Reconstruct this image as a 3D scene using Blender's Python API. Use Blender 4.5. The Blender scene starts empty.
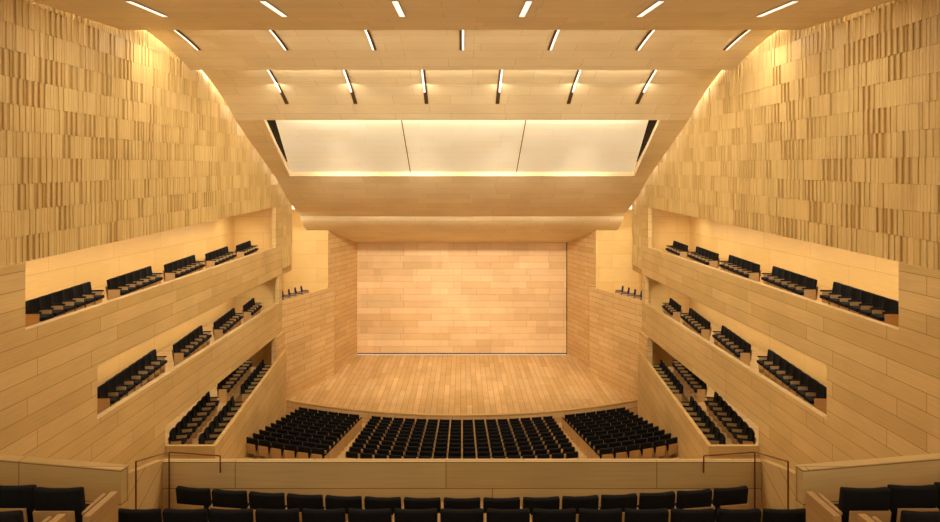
import bpy, bmesh, math, random
from mathutils import Vector, Matrix
random.seed(7)
S = bpy.context.scene
CZ = 12.0   # camera height above the stage floor
S.view_settings.view_transform = 'Standard'
S.view_settings.look = 'None'

# ------------------------------------------------------------------ materials
def lin(c):
    return tuple(((v/255)/12.92 if v/255 <= .04045 else ((v/255+.055)/1.055)**2.4) for v in c) + (1,)

def wood(name, c1, c2, cm, bw, bh, mortar=.008, swap=False, rough=.5, grain=.25, emit=0.0, spec=.25, patch=0):
    m = bpy.data.materials.new(name); m.use_nodes = True
    nt = m.node_tree; N = nt.nodes; L = nt.links
    b = N['Principled BSDF']; b.inputs['Roughness'].default_value = rough
    b.inputs['Specular IOR Level'].default_value = spec
    uv = N.new('ShaderNodeUVMap'); uv.uv_map = 'UVMap'
    mp = N.new('ShaderNodeMapping'); L.new(uv.outputs[0], mp.inputs[0])
    if swap: mp.inputs['Rotation'].default_value = (0, 0, math.pi/2)
    def brick(bw, bh, c1, c2, cm, mortar, off, shift=0):
        br = N.new('ShaderNodeTexBrick')
        br.inputs['Color1'].default_value = c1; br.inputs['Color2'].default_value = c2
        br.inputs['Mortar'].default_value = cm
        br.inputs['Scale'].default_value = 1; br.inputs['Mortar Size'].default_value = mortar
        br.inputs['Mortar Smooth'].default_value = .3; br.inputs['Bias'].default_value = -.1
        br.inputs['Brick Width'].default_value = bw; br.inputs['Row Height'].default_value = bh
        br.offset = off; br.offset_frequency = 2; br.squash = 1.35; br.squash_frequency = 3
        L.new(mp.outputs[0], br.inputs['Vector']); return br
    br = brick(bw, bh, lin(c1), lin(c2), lin(cm), mortar, .37)
    g = N.new('ShaderNodeMapping'); g.inputs['Scale'].default_value = (1.2, 26, 1)
    L.new(mp.outputs[0], g.inputs[0])
    no = N.new('ShaderNodeTexNoise'); no.inputs['Scale'].default_value = 1.0; no.inputs['Detail'].default_value = 5
    L.new(g.outputs[0], no.inputs['Vector'])
    n2 = N.new('ShaderNodeTexNoise'); n2.inputs['Scale'].default_value = .55; n2.inputs['Detail'].default_value = 2
    L.new(mp.outputs[0], n2.inputs['Vector'])
    ad = N.new('ShaderNodeMath'); ad.operation = 'ADD'
    L.new(no.outputs[0], ad.inputs[0]); L.new(n2.outputs[0], ad.inputs[1])
    mr = N.new('ShaderNodeMapRange'); mr.inputs[1].default_value = .6; mr.inputs[2].default_value = 1.4
    mr.inputs[3].default_value = 1-grain; mr.inputs[4].default_value = 1+grain*.5
    L.new(ad.outputs[0], mr.inputs[0])
    mx = N.new('ShaderNodeMix'); mx.data_type = 'RGBA'; mx.blend_type = 'MULTIPLY'; mx.inputs[0].default_value = 1
    L.new(br.outputs['Color'], mx.inputs[6]); L.new(mr.outputs[0], mx.inputs[7])
    out = mx.outputs[2]
    if patch:
        for f, g2, o in ((1.7, 2, .61), (.8, 2, .43), (1.2, 1, .3)):
            b2 = brick(bw*f, bh*g2, (1, 1, 1, 1), (1-patch, 1-patch*1.2, 1-patch*1.5, 1), (1, 1, 1, 1), 0, o)
            m2 = N.new('ShaderNodeMix'); m2.data_type = 'RGBA'; m2.blend_type = 'MULTIPLY'; m2.inputs[0].default_value = 1
            L.new(out, m2.inputs[6]); L.new(b2.outputs['Color'], m2.inputs[7]); out = m2.outputs[2]
    L.new(out, b.inputs['Base Color'])
    if emit:
        L.new(out, b.inputs['Emission Color']); b.inputs['Emission Strength'].default_value = emit
    return m

def plain(name, c, rough=.6, metal=0, noise=0.0):
    m = bpy.data.materials.new(name); m.use_nodes = True
    nt = m.node_tree; b = nt.nodes['Principled BSDF']
    b.inputs['Roughness'].default_value = rough; b.inputs['Metallic'].default_value = metal
    b.inputs['Specular IOR Level'].default_value = .25
    tc = nt.nodes.new('ShaderNodeTexCoord'); n = nt.nodes.new('ShaderNodeTexNoise'); n.inputs['Scale'].default_value = 12
    nt.links.new(tc.outputs['Object'], n.inputs['Vector'])
    r = nt.nodes.new('ShaderNodeValToRGB'); c0 = lin(c)
    r.color_ramp.elements[0].color = tuple(v*(1-noise) for v in c0[:3])+(1,)
    r.color_ramp.elements[1].color = tuple(min(1, v*(1+noise)) for v in c0[:3])+(1,)
    nt.links.new(n.outputs[0], r.inputs[0]); nt.links.new(r.outputs[0], b.inputs['Base Color'])
    return m

def glow(name, c, s):
    m = bpy.data.materials.new(name); m.use_nodes = True
    b = m.node_tree.nodes['Principled BSDF']; b.inputs['Base Color'].default_value = (1, 1, 1, 1)
    b.inputs['Emission Color'].default_value = lin(c); b.inputs['Emission Strength'].default_value = s
    return m

M = {}
M['panel'] = wood('maple_panel', (220,188,128), (206,172,110), (150,114,62), 3.4, .42, .008, grain=.18)
M['inner'] = wood('balcony_back_panel', (230,194,126), (222,184,114), (180,138,74), 2.6, .9, .006, grain=.12)
M['ceil'] = wood('ceiling_veneer', (240,220,176), (234,211,164), (192,162,112), 2.4, .62, .006, grain=.12)
M['lum'] = wood('ceiling_veneer_lit', (242,232,202), (236,224,190), (206,184,138), 2.4, .5, .006, grain=.08, emit=.32)  # paler ceiling veneer; emission stands in for light falling on it
M['back'] = wood('stage_back_panels', (246,212,164), (236,196,142), (180,132,88), 2.6, .46, .008, grain=.12, patch=.12)
M['stage'] = wood('stage_floor_boards', (232,196,140), (216,176,116), (150,110,64), 2.4, .32, .010, swap=True, grain=.16, rough=.55, patch=.08)
M['tower'] = wood('stage_side_panels', (226,190,132), (214,172,112), (150,114,66), 1.5, .32, .010, grain=.2)
M['floor'] = wood('aisle_boards', (214,178,120), (200,162,104), (150,114,68), 1.6, .2, .006, grain=.2)
M['bl'] = wood('batten_light', (220,188,124), (215,182,117), (200,155,90), 3, .5, .0, swap=True, grain=.16)
M['bm'] = wood('batten_mid', (211,177,113), (206,171,107), (190,140,75), 3, .5, .0, swap=True, grain=.16)
M['bd'] = wood('batten_dark', (196,158,94), (188,149,86), (160,110,55), 3, .5, .0, swap=True, grain=.16)
M['black'] = plain('seat_fabric_black', (15,14,15), .9, 0, .3)
M['seatwood'] = wood('seat_beech', (206,166,110), (190,150,94), (190,140,80), 1, 1, 0, grain=.2)
M['dark'] = plain('dark_gap', (18,14,10), .9, 0, .1)
M['rail'] = plain('bronze_rail', (120,62,34), .35, .7, .1)
M['bluech'] = plain('musician_chair_blue', (36,44,72), .7, 0, .2)
M['lamp'] = glow('lamp_white', (255,248,232), 1.0)
M['dshell'] = plain('slot_housing', (150,116,70), .6, 0, .1)
M['slot'] = plain('slot_recess', (84,60,34), .8, 0, .1)

# ------------------------------------------------------------------ mesh builder
class B:
    def __init__(s, name):
        s.name = name; s.v = []; s.f = []; s.m = []; s.mats = []
    def mi(s, k):
        if k not in s.mats: s.mats.append(k)
        return s.mats.index(k)
    def poly(s, pts, k):
        n = len(s.v); s.v += [tuple(p) for p in pts]; s.f.append(tuple(range(n, n+len(pts)))); s.m.append(s.mi(k))
    def prism(s, base, z0, z1, k, ktop=None):
        n = len(base)
        a = z0 if isinstance(z0, (list, tuple)) else [z0]*n
        b = z1 if isinstance(z1, (list, tuple)) else [z1]*n
        o = len(s.v)
        s.v += [(p[0], p[1], a[i]) for i, p in enumerate(base)] + [(p[0], p[1], b[i]) for i, p in enumerate(base)]
        q = s.mi(k); t = s.mi(ktop or k)
        s.f.append(tuple(o+i for i in reversed(range(n)))); s.m.append(q)
        s.f.append(tuple(o+n+i for i in range(n))); s.m.append(t)
        for i in range(n):
            j = (i+1) % n
            s.f.append((o+i, o+j, o+n+j, o+n+i)); s.m.append(q)
    def box(s, x0, x1, y0, y1, z0, z1, k, ktop=None):
        s.prism([(min(x0,x1), y0), (max(x0,x1), y0), (max(x0,x1), y1), (min(x0,x1), y1)], z0, z1, k, ktop)
    def wall(s, p, q, th, z0, z1, k):
        d = Vector((q[0]-p[0], q[1]-p[1])).normalized(); n = Vector((-d.y, d.x))*th
        base = [p, q, (q[0]+n.x, q[1]+n.y), (p[0]+n.x, p[1]+n.y)]
        def z(v): return [v[0], v[1], v[1], v[0]] if isinstance(v, (tuple, list)) else v
        s.prism(base, z(z0), z(z1), k)
    def build(s, smooth=False):
        me = bpy.data.meshes.new(s.name); me.from_pydata(s.v, [], s.f)
        for k in s.mats: me.materials.append(M[k])
        me.polygons.foreach_set('material_index', s.m)
        me.update()
        bm = bmesh.new(); bm.from_mesh(me); bmesh.ops.recalc_face_normals(bm, faces=bm.faces); bm.to_mesh(me); bm.free()
        uv = me.uv_layers.new(name='UVMap').data; V = me.vertices
        for p in me.polygons:
            n = p.normal; ax, ay, az = abs(n.x), abs(n.y), abs(n.z)
            for li in p.loop_indices:
                c = V[me.loops[li].vertex_index].co
                if az >= ax and az >= ay: u = (c.x, c.y)
                elif ax >= ay: u = (c.y, c.z)
                else: u = (c.x, c.z)
                uv[li].uv = (u[0]+50, u[1]+50)
        if smooth:
            for p in me.polygons: p.use_smooth = True
        o = bpy.data.objects.new(s.name, me); S.collection.objects.link(o)
        return o

H = lambda h: CZ + h     # heights given relative to eye level of the rear balcony

# ------------------------------------------------------------------ seat template
def bevbox(c, s, bev, seg, rotx=0, bend=0):
    bm = bmesh.new(); bmesh.ops.create_cube(bm, size=1)
    for v in bm.verts: v.co = Vector((v.co.x*s[0], v.co.y*s[1], v.co.z*s[2]))
    if bend:
        es = [e for e in bm.edges if abs((e.verts[0].co-e.verts[1].co).x) > s[0]*.9]
        bmesh.ops.subdivide_edges(bm, edges=es, cuts=2)
    if bev:
        es = [e for e in bm.edges if e.calc_face_angle(0) > .5]
        bmesh.ops.bevel(bm, geom=es, offset=bev, segments=seg, affect='EDGES', profile=.6)
    for v in bm.verts:
        if bend: v.co.y += bend*(v.co.x/(s[0]/2))**2
    R = Matrix.Rotation(rotx, 3, 'X')
    bm.verts.index_update()
    vs = [tuple(R @ v.co + Vector(c)) for v in bm.verts]; fs = [tuple(v.index for v in f.verts) for f in bm.faces]
    bm.free(); return vs, fs

def seat_template(fab='black', wide=.49, uprights=True, arm='seatwood'):
    P = []
    P.append((bevbox((0, -.20, .63), (wide, .085, .50), .03, 2, math.radians(8), .03), fab))
    P.append((bevbox((0, .03, .43), (.46, .44, .10), .03, 2, math.radians(2)), fab))
    P.append((bevbox((0, -.262, .46), (.44, .02, .42), .0, 1, math.radians(8)), 'seatwood'))
    for sx in (-1, 1):
        P.append((bevbox((sx*.265, .0, .60), (.045, .42, .045), .012, 1), arm))
        P.append((bevbox((sx*.265, -.02, .29), (.035, .34, .58), 0, 1), 'seatwood'))
        if uprights: P.append((bevbox((sx*.262, -.205, .68), (.025, .05, .30), 0, 1, math.radians(8)), 'seatwood'))
    P.append((bevbox((0, .02, .30), (.40, .34, .16), 0, 1), 'seatwood'))
    return P
SEAT = seat_template(wide=.50); BSEAT = seat_template(wide=.545, uprights=False, arm='black')
BLUE = seat_template('bluech', wide=.5, uprights=False, arm='bluech')
FSEAT = seat_template(wide=.525, uprights=False)

def add_seat(b, x, y, z, ang, T=SEAT, s=1.0):
    c, sn = math.cos(ang), math.sin(ang)
    for (vs, fs), k in T:
        o = len(b.v); q = b.mi(k)
        b.v += [(x+s*(c*v[0]-sn*v[1]), y+s*(sn*v[0]+c*v[1]), z+s*v[2]) for v in vs]
        for f in fs: b.f.append(tuple(o+i for i in f)); b.m.append(q)

# ------------------------------------------------------------------ stalls floor + seats
K = .024
NR = 11; D0 = 31.35; DP = .8; RISE = .165; F0 = -12.62
def row_d(i, x): return D0 - DP*i + K*x*x
fl = B('floor')
XS = [-8.9+17.8*i/24 for i in range(25)]
for i in range(NR+13):
    z = H(F0)+RISE*min(i, 14)
    for a, c in zip(XS[:-1], XS[1:]):
        f = lambda x, o: row_d(i, x)+o
        fl.poly([(a, f(a,-.42), z), (c, f(c,-.42), z), (c, f(c,.38 if i else 1.0), z), (a, f(a,.38 if i else 1.0), z)], 'floor')
        fl.poly([(a, f(a,-.42), z), (c, f(c,-.42), z), (c, f(c,-.42), z+RISE), (a, f(a,-.42), z+RISE)], 'floor')
fl.box(-13, 13, -4, 46, H(-13.2), H(-12.76), 'floor')
fl.build()

for cx0, cx1, n in ((-8.62, -5.22, 6), (-4.62, 4.62, 16), (5.22, 8.62, 6)):
    b = B('stalls_seating_block')
    for i in range(NR):
        sc = 1 - .05*i/NR
        z = H(F0)+RISE*i
        a0, a1 = cx0, cx1
        if cx0 == -4.62: a0, a1 = cx0*sc, cx1*sc
        w = (a1-a0)/n
        for j in range(n):
            x = a0+w*(j+.5)
            add_seat(b, x, row_d(i, x), z, math.atan(2*K*x), SEAT if n == 16 else BSEAT, min(1, w/.56))
    b.build()

# ------------------------------------------------------------------ stage
st = B('stage')
xs = [-9.95,-9.5,-9,-8.6,-8.45,-8.1,-7.8,-7.45]+[-7+.5*i for i in range(29)]+[7.45,7.8,8.1,8.45,8.6,9,9.5,9.95]
sf = lambda x: 32.45+K*x*x
def sback(x):
    x = abs(x)
    if x <= 7.45: return 44.09
    if x <= 8.45: return 44.09-(x-7.45)/1.19*4.1
    return 39.9-(x-8.0)/1.95*5.2 if x > 8.6 else 40.3-(x-8.45)*14
for a, c in zip(xs[:-1], xs[1:]):
    st.poly([(a, sf(a), H(-12)), (c, sf(c), H(-12)), (c, max(sback(c), sf(c)), H(-12)), (a, max(sback(a), sf(a)), H(-12))], 'stage')
    st.poly([(a, sf(a), H(-12.76)), (c, sf(c), H(-12.76)), (c, sf(c), H(-12)), (a, sf(a), H(-12))], 'tower')
    st.poly([(a, sf(a)-.03, H(-12.0)+.004), (c, sf(c)-.03, H(-12)+.004), (c, sf(c)+.15, H(-12)+.004), (a, sf(a)+.15, H(-12)+.004)], 'panel')
st.build()
bw = B('wall_stage_back')
bw.box(-7.6, 7.6, 44.1, 44.4, H(-11.9), H(-3.6), 'back')
bw.box(-7.6, 7.6, 44.15, 44.4, H(-12), H(-11.9), 'dark')
bw.box(7.42, 7.46, 44.05, 44.1, H(-11.99), H(-3.7), 'dark')
bw.build()

for sx in (-1, 1):
    w = B('wall_stage_side_' + ('left' if sx < 0 else 'right'))
    def W(p, q, z0, z1, k, th=.25, bb=None):
        (bb or w).wall((sx*p[0], p[1]), (sx*q[0], q[1]), th*(1 if sx < 0 else -1), z0, z1, k)
    W((8.64, 40), (7.45, 44.1), H(-12), H(-2.5), 'tower')
    W((12.6, 40.0), (8.64, 40.0), H(-12), H(-1.5), 'inner')
    W((12.6, 34.5), (12.6, 40.0), H(-12), H(3), 'inner')
    w.build()
    t = B('stage_side_gallery')
    W((10.0, 34.46), (8.1, 39.4), H(-12), H(-6.4), 'tower', .15, t)
    W((8.1, 39.4), (8.5, 40.0), H(-12), H(-6.4), 'tower', .15, t)
    t.prism([(sx*9.98, 34.5), (sx*8.25, 39.35), (sx*8.5, 39.98), (sx*12.58, 39.98), (sx*12.58, 34.5)], H(-7.25), H(-7.1), 'floor')
    t.build()
    g = B('gallery_chairs')
    for j in range(5):
        f = .14+.115*j
        add_seat(g, sx*(10.0-1.9*f+.65), 34.5+4.95*f+.1, H(-7.0), (math.radians(-75) if sx < 0 else math.radians(75)), BLUE, 1.05)
    g.build()

# ------------------------------------------------------------------ side walls, balconies
SL = .032
bz = lambda y: -1.75+SL*(y-14.2)      # lower edge of the batten cladding
for sx in (-1, 1):
    side = 'left' if sx < 0 else 'right'
    w = B('wall_'+side)
    X0, X1 = sx*10.0, sx*10.2
    w.wall((X0, -4), (X0, 14.2), -.2*sx, H(-3.3), (H(bz(-4)), H(bz(14.2))), 'panel')
    w.box(X0, X1, -4, 34.45, H(-4.9), H(-3.3), 'panel')
    w.box(X0, X1, -4, 17.0, H(-6.4), H(-4.9), 'panel')
    w.box(X0, X1, -4, 34.45, H(-8.1), H(-6.4), 'panel')
    w.box(X0, X1, -4, 20.9, H(-12.7), H(-8.1), 'panel')
    w.box(X0, X1, 33.3, 34.45, H(-3.3), H(bz(33.9)-.03), 'panel')
    w.box(X0, X1, 33.9, 34.45, H(-6.4), H(-4.9), 'panel')
    w.box(sx*9.9, X1, 33.2, 34.9, H(-12.7), H(-8.1), 'tower')
    w.box(sx*12.6, sx*12.8, -4, 34.6, H(-12.7), H(6.4), 'inner')
    w.box(X1, sx*12.6, 13.9, 14.2, H(-3.95), H(-1.85), 'inner')
    w.box(X1, sx*12.6, 16.7, 17.0, H(-7.1), H(-4.9), 'inner')
    w.box(X1, sx*12.6, 20.6, 20.9, H(-12.7), H(-8.1), 'inner')
    w.box(X1, sx*12.6, 34.3, 34.45, H(-7.1), H(bz(34)), 'inner')
    for zf, y0 in ((-3.95, 14.2), (-7.1, 17.0)):        # balcony decks
        w.box(X1, sx*12.6, y0, 34.45, H(zf-.2), H(zf), 'floor')
    w.wall((sx*10.2, 0), (sx*10.2, 34.45), -2.4*sx, (H(bz(0)), H(bz(34.45))), (H(bz(0)+.2), H(bz(34.45)+.2)), 'inner')
    for zf, X, gs in ((-3.76, 10.85, [(15.4,6),(19.05,6),(22.7,6),(26.35,6),(30.0,5)]),
                      (-6.85, 10.8, [(18.3,8),(23.3,6),(27.1,6),(30.9,4)])):
        zz = -3.95 if zf > -5 else -7.1
        w.box(sx*10.25, sx*12.5, gs[0][0]-.2, 33.2, H(zz), H(zf), 'floor')
        b = B('side_balcony_seats')
        th = math.radians(6)
        for y0, n in gs:
            for j in range(n):
                s = .28+.555*j
                x = sx*(X + math.sin(th)*(s - .28 - .555*(n-1)/2))
                y = y0+math.cos(th)*s
                add_seat(b, x, y, H(zf), sx*(math.pi/2-th), BSEAT)
        b.build()
    w.build()
    t = B('terrace_box')
    ang = lambda y: 8.3+1.1*(y-21.0)/12.2
    t.wall((sx*8.3, 21.0), (sx*9.4, 33.2), .14*(-1 if sx > 0 else 1), H(-12.7), H(-8.75), 'panel')
    t.wall((sx*9.98, 21.0), (sx*8.3, 21.0), .14*(1 if sx > 0 else -1), H(-12.7), H(-8.75), 'panel')
    t.prism([(sx*8.44, 21.15), (sx*9.5, 33.2), (sx*12.58, 33.2), (sx*12.58, 21.15)], H(-10.0), H(-9.80), 'floor')
    t.prism([(sx*9.62, 21.3), (sx*10.6, 32.9), (sx*12.5, 32.9), (sx*12.5, 21.3)], H(-9.80), H(-9.6), 'floor')
    t.build()
    b = B('terrace_seats')
    for col, (dx, zf) in enumerate(((.72, -9.80), (1.75, -9.6))):
        for y0, n in ((22.0, 8), (27.6, 8)):
            for j in range(n):
                y = y0+.56*j+.2
                add_seat(b, sx*(ang(y)+dx), y, H(zf), sx*(math.pi/2-math.radians(12)), BSEAT)
    b.build()

# ------------------------------------------------------------------ ceiling profile (edge heights)
prof = [(0,3.2),(8,3.75),(14.2,4.28),(18.2,4.6),(22.8,4.27),(27.3,2.9),(33,.53),(38.3,-1.85),(40,-2.9),(44.1,-4.04)]
def hprof(d):
    for (a, ha), (c, hc) in zip(prof[:-1], prof[1:]):
        if a <= d <= c: return ha+(hc-ha)*(d-a)/(c-a)
    return prof[-1][1]

# batten walls
for sx in (-1, 1):
    b = B('acoustic_batten_wall')
    X = 10.12
    b.wall((sx*X, -4), (sx*X, 34.5), -.15*sx, (H(bz(-4)), H(bz(34.5))), H(6.4), 'bd')
    b.box(sx*X, sx*(X+.15), 34.5, 36.8, H(-5.0), H(3.2), 'bd')
    rh = .60; z = -1.75-rh*8; r = 0
    while z < 5.9:
        y = 7.0 - random.random()*.6
        while y < 36.7:
            mw = random.choice((.20, .30, .40, .50))
            y1 = min(y+mw, 36.75)
            if y < 34.5 < y1: y1 = 34.5
            low = -1.75 if y < 34.49 else -5.6
            if z+.01 < low or z+SL*(y-14.2) > hprof(y)+1.0: y = y1; continue
            def bb(ya, yb, d, k):
                za, zb = z+SL*(ya-14.2), z+SL*(yb-14.2)
                b.wall((sx*X, ya), (sx*X, yb), d*sx, (H(za+.003), H(zb+.003)), (H(za+rh-.003), H(zb+rh-.003)), k)
            n = max(2, int(round(mw/.10))); sw = (y1-y)/n
            t = random.random()
            if t < .34:
                for j in range(n): bb(y+sw*j+.006, y+sw*(j+1)-.006, .052, random.choice(('bl','bl','bm')))
            elif t < .70:
                for j in range(n): bb(y+sw*j+.009, y+sw*(j+1)-.009, (.040, .062)[j % 2], random.choice(('bl','bm')))
            else:
                for j in range(n): bb(y+sw*j+.012, y+sw*(j+1)-.012, (.030, .066)[j % 2], ('bd','bm')[j % 2])
            y = y1
        z += rh; r += 1
    b.build()

# roof + ceiling panels
c = B('ceiling'); c.box(-12.8, 12.8, -4, 45, H(6.4), H(6.6), 'ceil'); c.build()
def panel(pts, x0, x1, k, th=.12, name='acoustic_ceiling_panel', sub=6):
    if len(pts) == 3:
        P = []
        (a, ha), (m, hm), (e, he) = pts
        cm, ch = 2*m-(a+e)/2, 2*hm-(ha+he)/2
        for i in range(sub*2+1):
            t = i/(sub*2)
            P.append(((1-t)**2*a+2*t*(1-t)*cm+t*t*e, (1-t)**2*ha+2*t*(1-t)*ch+t*t*he))
    else: P = pts
    a0, e0 = P[0][0], P[-1][0]
    def X(v, d): return v if not isinstance(v, tuple) else v[0]+(v[1]-v[0])*(d-a0)/(e0-a0)
    b = B(name)
    for (a, ha), (d, hd) in zip(P[:-1], P[1:]):
        xa, xb, xc, xd = X(x0,a), X(x1,a), X(x1,d), X(x0,d)
        b.poly([(xa, a, H(ha)), (xb, a, H(ha)), (xc, d, H(hd)), (xd, d, H(hd))], k)
        b.poly([(xa, a, H(ha+th)), (xb, a, H(ha+th)), (xc, d, H(hd+th)), (xd, d, H(hd+th))], k)
        for p, q in ((xa, xd), (xb, xc)): b.poly([(p, a, H(ha)), (q, d, H(hd)), (q, d, H(hd+th)), (p, a, H(ha+th))], k)
    for (a, ha) in (P[0], P[-1]):
        b.poly([(X(x0,a), a, H(ha)), (X(x1,a), a, H(ha)), (X(x1,a), a, H(ha+th)), (X(x0,a), a, H(ha+th))], k)
    b.build(); return P
PW = 9.98
PA = panel([(3,3.4),(8,3.75),(14.2,4.28),(18.2,4.58)], -PW, PW, 'ceil')
PB = panel([(18.3,5.0),(20.6,4.78),(22.8,4.27)], -PW, PW, 'ceil')
PC = panel([(22.9,4.7),(25.2,3.95),(27.3,2.9)], -PW, PW, 'ceil')
PD = panel([(27.2,3.45),(33.2,.66)], (-8.35,-9.15), (8.35,9.15), 'lum', name='luminous_ceiling_panel')  # wood panel, no lamp; its material is made to glow
for sx in (-1, 1):
    ins, outs = (sx*8.72, sx*9.18), (sx*PW, sx*PW)
    panel([(27.3,2.9),(33,.53)], ins if sx > 0 else outs, outs if sx > 0 else ins, 'ceil', .25, name='ceiling_side_flap')
    g = B('ceiling_slot_gap'); g.poly([(sx*8.3,27.3,H(3.9)),(sx*9.2,27.3,H(3.9)),(sx*9.4,33.2,H(1.3)),(sx*9.0,33.2,H(1.3))],'dark'); g.build()
PE = panel([(33,.53),(35.8,-.85),(38.3,-1.85)], -PW, PW, 'ceil', .3)
PF = panel([(38.3,-1.85),(40,-2.85),(44.2,-4.04)], -10.0, 10.0, 'ceil', .2)
j = B('ceiling_joint_trim')
for x in (-2.75, 2.9):
    j.poly([(x-.025,27.2,H(3.445)),(x+.025,27.2,H(3.445)),(x+.025,33.2,H(.655)),(x-.025,33.2,H(.655))],'dshell')
j.build()

def hp(P, d):
    for (a, ha), (c, hc) in zip(P[:-1], P[1:]):
        if a <= d <= c: return ha+(hc-ha)*(d-a)/(c-a)
    return P[-1][1]

LW = (1, .91, .73)
def area(name, loc, tgt, sx, sy, e, col=LW):
    l = bpy.data.lights.new(name, 'AREA'); l.shape = 'RECTANGLE'; l.size = sx; l.size_y = sy; l.energy = e; l.color = col
    o = bpy.data.objects.new(name, l); S.collection.objects.link(o); o.location = loc
    o.rotation_euler = (Vector(tgt)-Vector(loc)).to_track_quat('-Z', 'Y').to_euler()
    return o
def strip(name, loc, axis, out, w, L, e, col=LW):
    o = area(name, loc, (0,0,0), w, L, e, col)
    ax = Vector(axis).normalized(); zz = -Vector(out); zz = (zz - ax*zz.dot(ax)).normalized(); xx = ax.cross(zz)
    o.rotation_euler = Matrix((xx, ax, zz)).transposed().to_euler()
    return o

def slots(P, xs, y0, y1, lit):
    b = B('ceiling_slot_lights')
    for x in xs:
        n = 8; s = 1 if x >= 0 else -1
        for i in range(n):
            a, d = y0+(y1-y0)*i/n, y0+(y1-y0)*(i+1)/n
            ha, hd = hp(P, a)-.02, hp(P, d)-.02
            def q(u, v, o, k):
                u, v = x+s*u, x+s*v
                b.poly([(u, a, H(ha-o)), (v, a, H(ha-o)), (v, d, H(hd-o)), (u, d, H(hd-o))], k)
            q(-.085, .08, 0, 'dshell')
            q(-.07, .0, .01, 'slot' if i >= lit[0] else 'lamp')
            q(.0, .07, .01, 'lamp' if i < lit[1] else 'slot')
        area('slot_lamp', (x, (y0+y1)/2, H(hp(P, (y0+y1)/2)-.1)), (x, (y0+y1)/2+1.5, 0), .04, .4, ESL)
    b.build()
ESL = 75
slots(PA, (-7.7,-4.6,-1.55,1.55,4.6,7.7), 14.3, 16.1, (8,8))
slots(PB, (-9,-6,-3,0,3,6,9), 18.4, 21.2, (0,8))
slots(PC, (-7.4,-4.5,-1.5,1.5,4.5,7.4), 23.0, 26.2, (0,6))

# cove light in every ceiling step
for y, h, ty, th_, e in ((18.27,4.74,21,4.2,230),(22.87,4.42,26,2.9,260),(27.33,3.05,32,.6,330)):
    area('cove_lamp', (0, y, H(h)), (0, ty, H(th_)), 16.0, .08, e, (1,.92,.76))
for sx in (-1, 1):
    for (a, ha), (d, hd) in zip(prof[2:7], prof[3:8]):
        L = math.hypot(d-a, hd-ha)
        strip('wall_washer_lamp', (sx*9.95, (a+d)/2, H((ha+hd)/2+.75)), (0, d-a, hd-ha), (sx*.25, 0, -1), .1, L*.98, 14*L)
    for z, X, y0, y1, e in ((-2.0, 11.2, 14.6, 33.2, 200), (-5.2, 11.2, 17.3, 33.6, 150), (-8.2, 11.2, 21.2, 33, 80)):
        strip('balcony_strip_lamp', (sx*X, (y0+y1)/2, H(z)), (0, 1, 0), (sx*.5, 0, -1), .08, y1-y0, e)
    area('gallery_lamp', (sx*10.8, 37, H(-1.9)), (sx*10.2, 39, H(-7)), .6, .6, 60)
    area('balcony_end_lamp', (sx*11.4, 31.6, H(-1.7)), (sx*11.4, 34.3, H(-2.8)), .5, .15, 14)  # added fill with no fitting, lifts the dark balcony end wall

# unseen fill spots added behind the camera to brighten the ceiling
for x in (-8, -4, 0, 4, 8):
    l = bpy.data.lights.new('house_flood_lamp', 'SPOT'); l.energy = 2700; l.spot_size = math.radians(60); l.spot_blend = 1
    l.color = (1, .91, .74); l.shadow_soft_size = .35
    o = bpy.data.objects.new('house_flood_lamp', l); S.collection.objects.link(o); o.location = (x, -2.6, H(.3))
    o.rotation_euler = (Vector((x*1.0, 24, H(3.8)))-o.location).to_track_quat('-Z', 'Y').to_euler()

# stage spots
for x in (-6, -2, 2, 6):
    l = bpy.data.lights.new('stage_spot_lamp', 'SPOT'); l.energy = 2900; l.spot_size = math.radians(60); l.spot_blend = .8
    l.color = (1, .88, .70); l.shadow_soft_size = .3
    o = bpy.data.objects.new('stage_spot_lamp', l); S.collection.objects.link(o); o.location = (x, 27.5, H(2.5))
    o.rotation_euler = (Vector((x*1.1, 41, 3.2))-o.location).to_track_quat('-Z', 'Y').to_euler()

# ------------------------------------------------------------------ rear balcony (where the photo is taken)
rb = B('rear_balcony')
rb.box(-4.85, 4.85, 10.0, 10.12, H(-6.4), H(-4.45), 'panel')
rb.box(-4.85, 4.85, 8.3, 10.0, H(-5.6), H(-5.31), 'floor')
rb.box(-4.3, 4.3, 7.15, 8.3, H(-5.6), H(-4.80), 'floor')
rb.box(-4.3, 4.3, 5.9, 7.15, H(-5.6), H(-4.45), 'floor')
rb.box(-4.3, 4.3, 0, 5.9, H(-5.6), H(-4.1), 'floor')
for sx in (-1, 1):
    th = .12*(-1 if sx > 0 else 1)
    rb.wall((sx*4.32, 8.0), (sx*4.85, 10.1), th, H(-6.4), (H(-3.72), H(-4.45)), 'panel')
    rb.wall((sx*9.95, 8.95), (sx*4.30, 8.0), .14*(1 if sx > 0 else -1), H(-6.4), H(-3.6), 'panel')
    rb.box(sx*4.3, sx*4.4, 6.4, 8.05, H(-6), H(-4.18), 'panel')
    rb.prism([(sx*4.0, 6.5), (sx*4.0, 7.95), (sx*9.98, 8.93), (sx*9.98, 6.5)], H(-6), H(-4.19), 'floor')
    rb.box(sx*4.0, sx*9.98, 0, 6.5, H(-6), H(-3.95), 'floor')
rb.build()
rw = B('wall_rear'); rw.box(-9.98, 9.98, -3.2, -3, H(-12.7), H(.2), 'panel'); rw.build()  # unseen partial wall, added to cut world light on the foreground
b = B('rear_balcony_seats')
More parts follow.
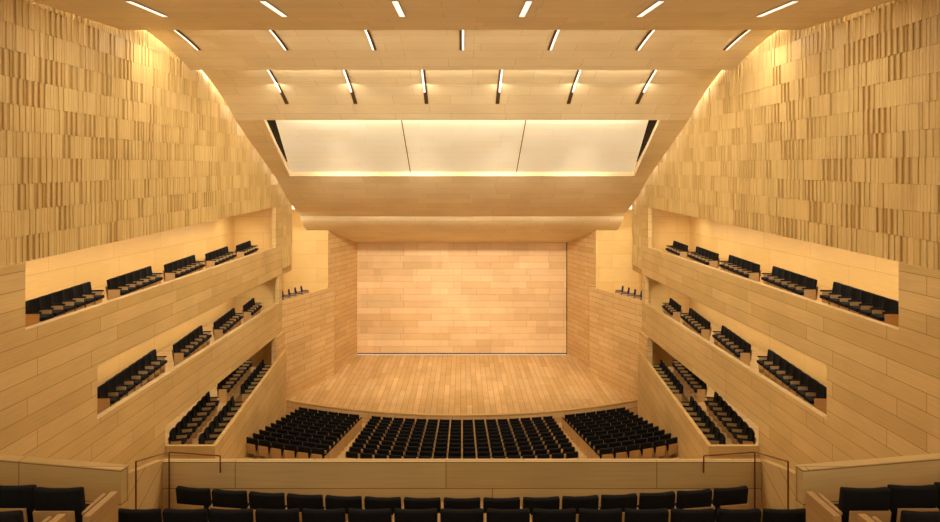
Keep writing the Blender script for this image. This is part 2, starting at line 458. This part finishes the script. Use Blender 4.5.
for d, h, n, w in ((9.0, -5.31, 15, .56), (7.72, -4.80, 15, .56), (6.5, -4.45, 14, .54)):
    for j in range(n):
        x = (j-(n-1)/2)*w
        add_seat(b, x, d+(.02*x*x if d > 8 else 0), H(h), math.atan(.04*x) if d > 8 else 0, FSEAT)
b.build()
for sx in (-1, 1):
    b = B('rear_balcony_seats')
    for d, h in ((7.0, -4.19), (6.05, -3.95)):
        for j in range(9):
            add_seat(b, sx*(4.42+.56*j), d+.1*j*.56*(1 if d > 6.5 else 0), H(h), 0, FSEAT)
        b.box(sx*4.02, sx*4.1, d-.3, d+.25, H(h), H(h+.62), 'seatwood')
    b.build()
    r = B('handrail')
    def tube(p, q, rad=.011, n=8):
        p, q = Vector(p), Vector(q); d = (q-p).normalized(); u = d.orthogonal().normalized(); v = d.cross(u)
        o = len(r.v); k = r.mi('rail')
        for c_ in (p, q): r.v += [tuple(c_+rad*(math.cos(a*2*math.pi/n)*u+math.sin(a*2*math.pi/n)*v)) for a in range(n)]
        for i in range(n):
            jn = (i+1) % n; r.f.append((o+i, o+jn, o+n+jn, o+n+i)); r.m.append(k)
        r.f.append(tuple(o+i for i in range(n))); r.m.append(k); r.f.append(tuple(o+n+i for i in range(n))); r.m.append(k)
    A_ = (sx*4.70, 9.95, H(-4.27)); B_ = (sx*3.88, 9.95, H(-4.33)); C_ = (sx*4.26, 8.1, H(-3.60))
    tube(A_, B_); tube(A_, C_); tube(A_, (sx*4.70, 9.95, H(-5.31))); tube(B_, (sx*3.88, 9.95, H(-4.6))); tube(C_, (sx*4.26, 8.1, H(-4.80)))
    r.build()

# ------------------------------------------------------------------ world + camera
wd = bpy.data.worlds.new('world'); S.world = wd; wd.use_nodes = True
bg = wd.node_tree.nodes['Background']; bg.inputs[0].default_value = (1, .91, .75, 1); bg.inputs[1].default_value = 2.3
cam = bpy.data.cameras.new('camera'); co = bpy.data.objects.new('camera', cam); S.collection.objects.link(co)
co.location = (0, 0, CZ); co.rotation_euler = (math.pi/2, 0, 0)
cam.sensor_width = 36; cam.lens = 620/940*36; cam.shift_x = 8/940; cam.shift_y = -75/940; cam.clip_end = 200; cam.clip_start = .05
S.camera = co
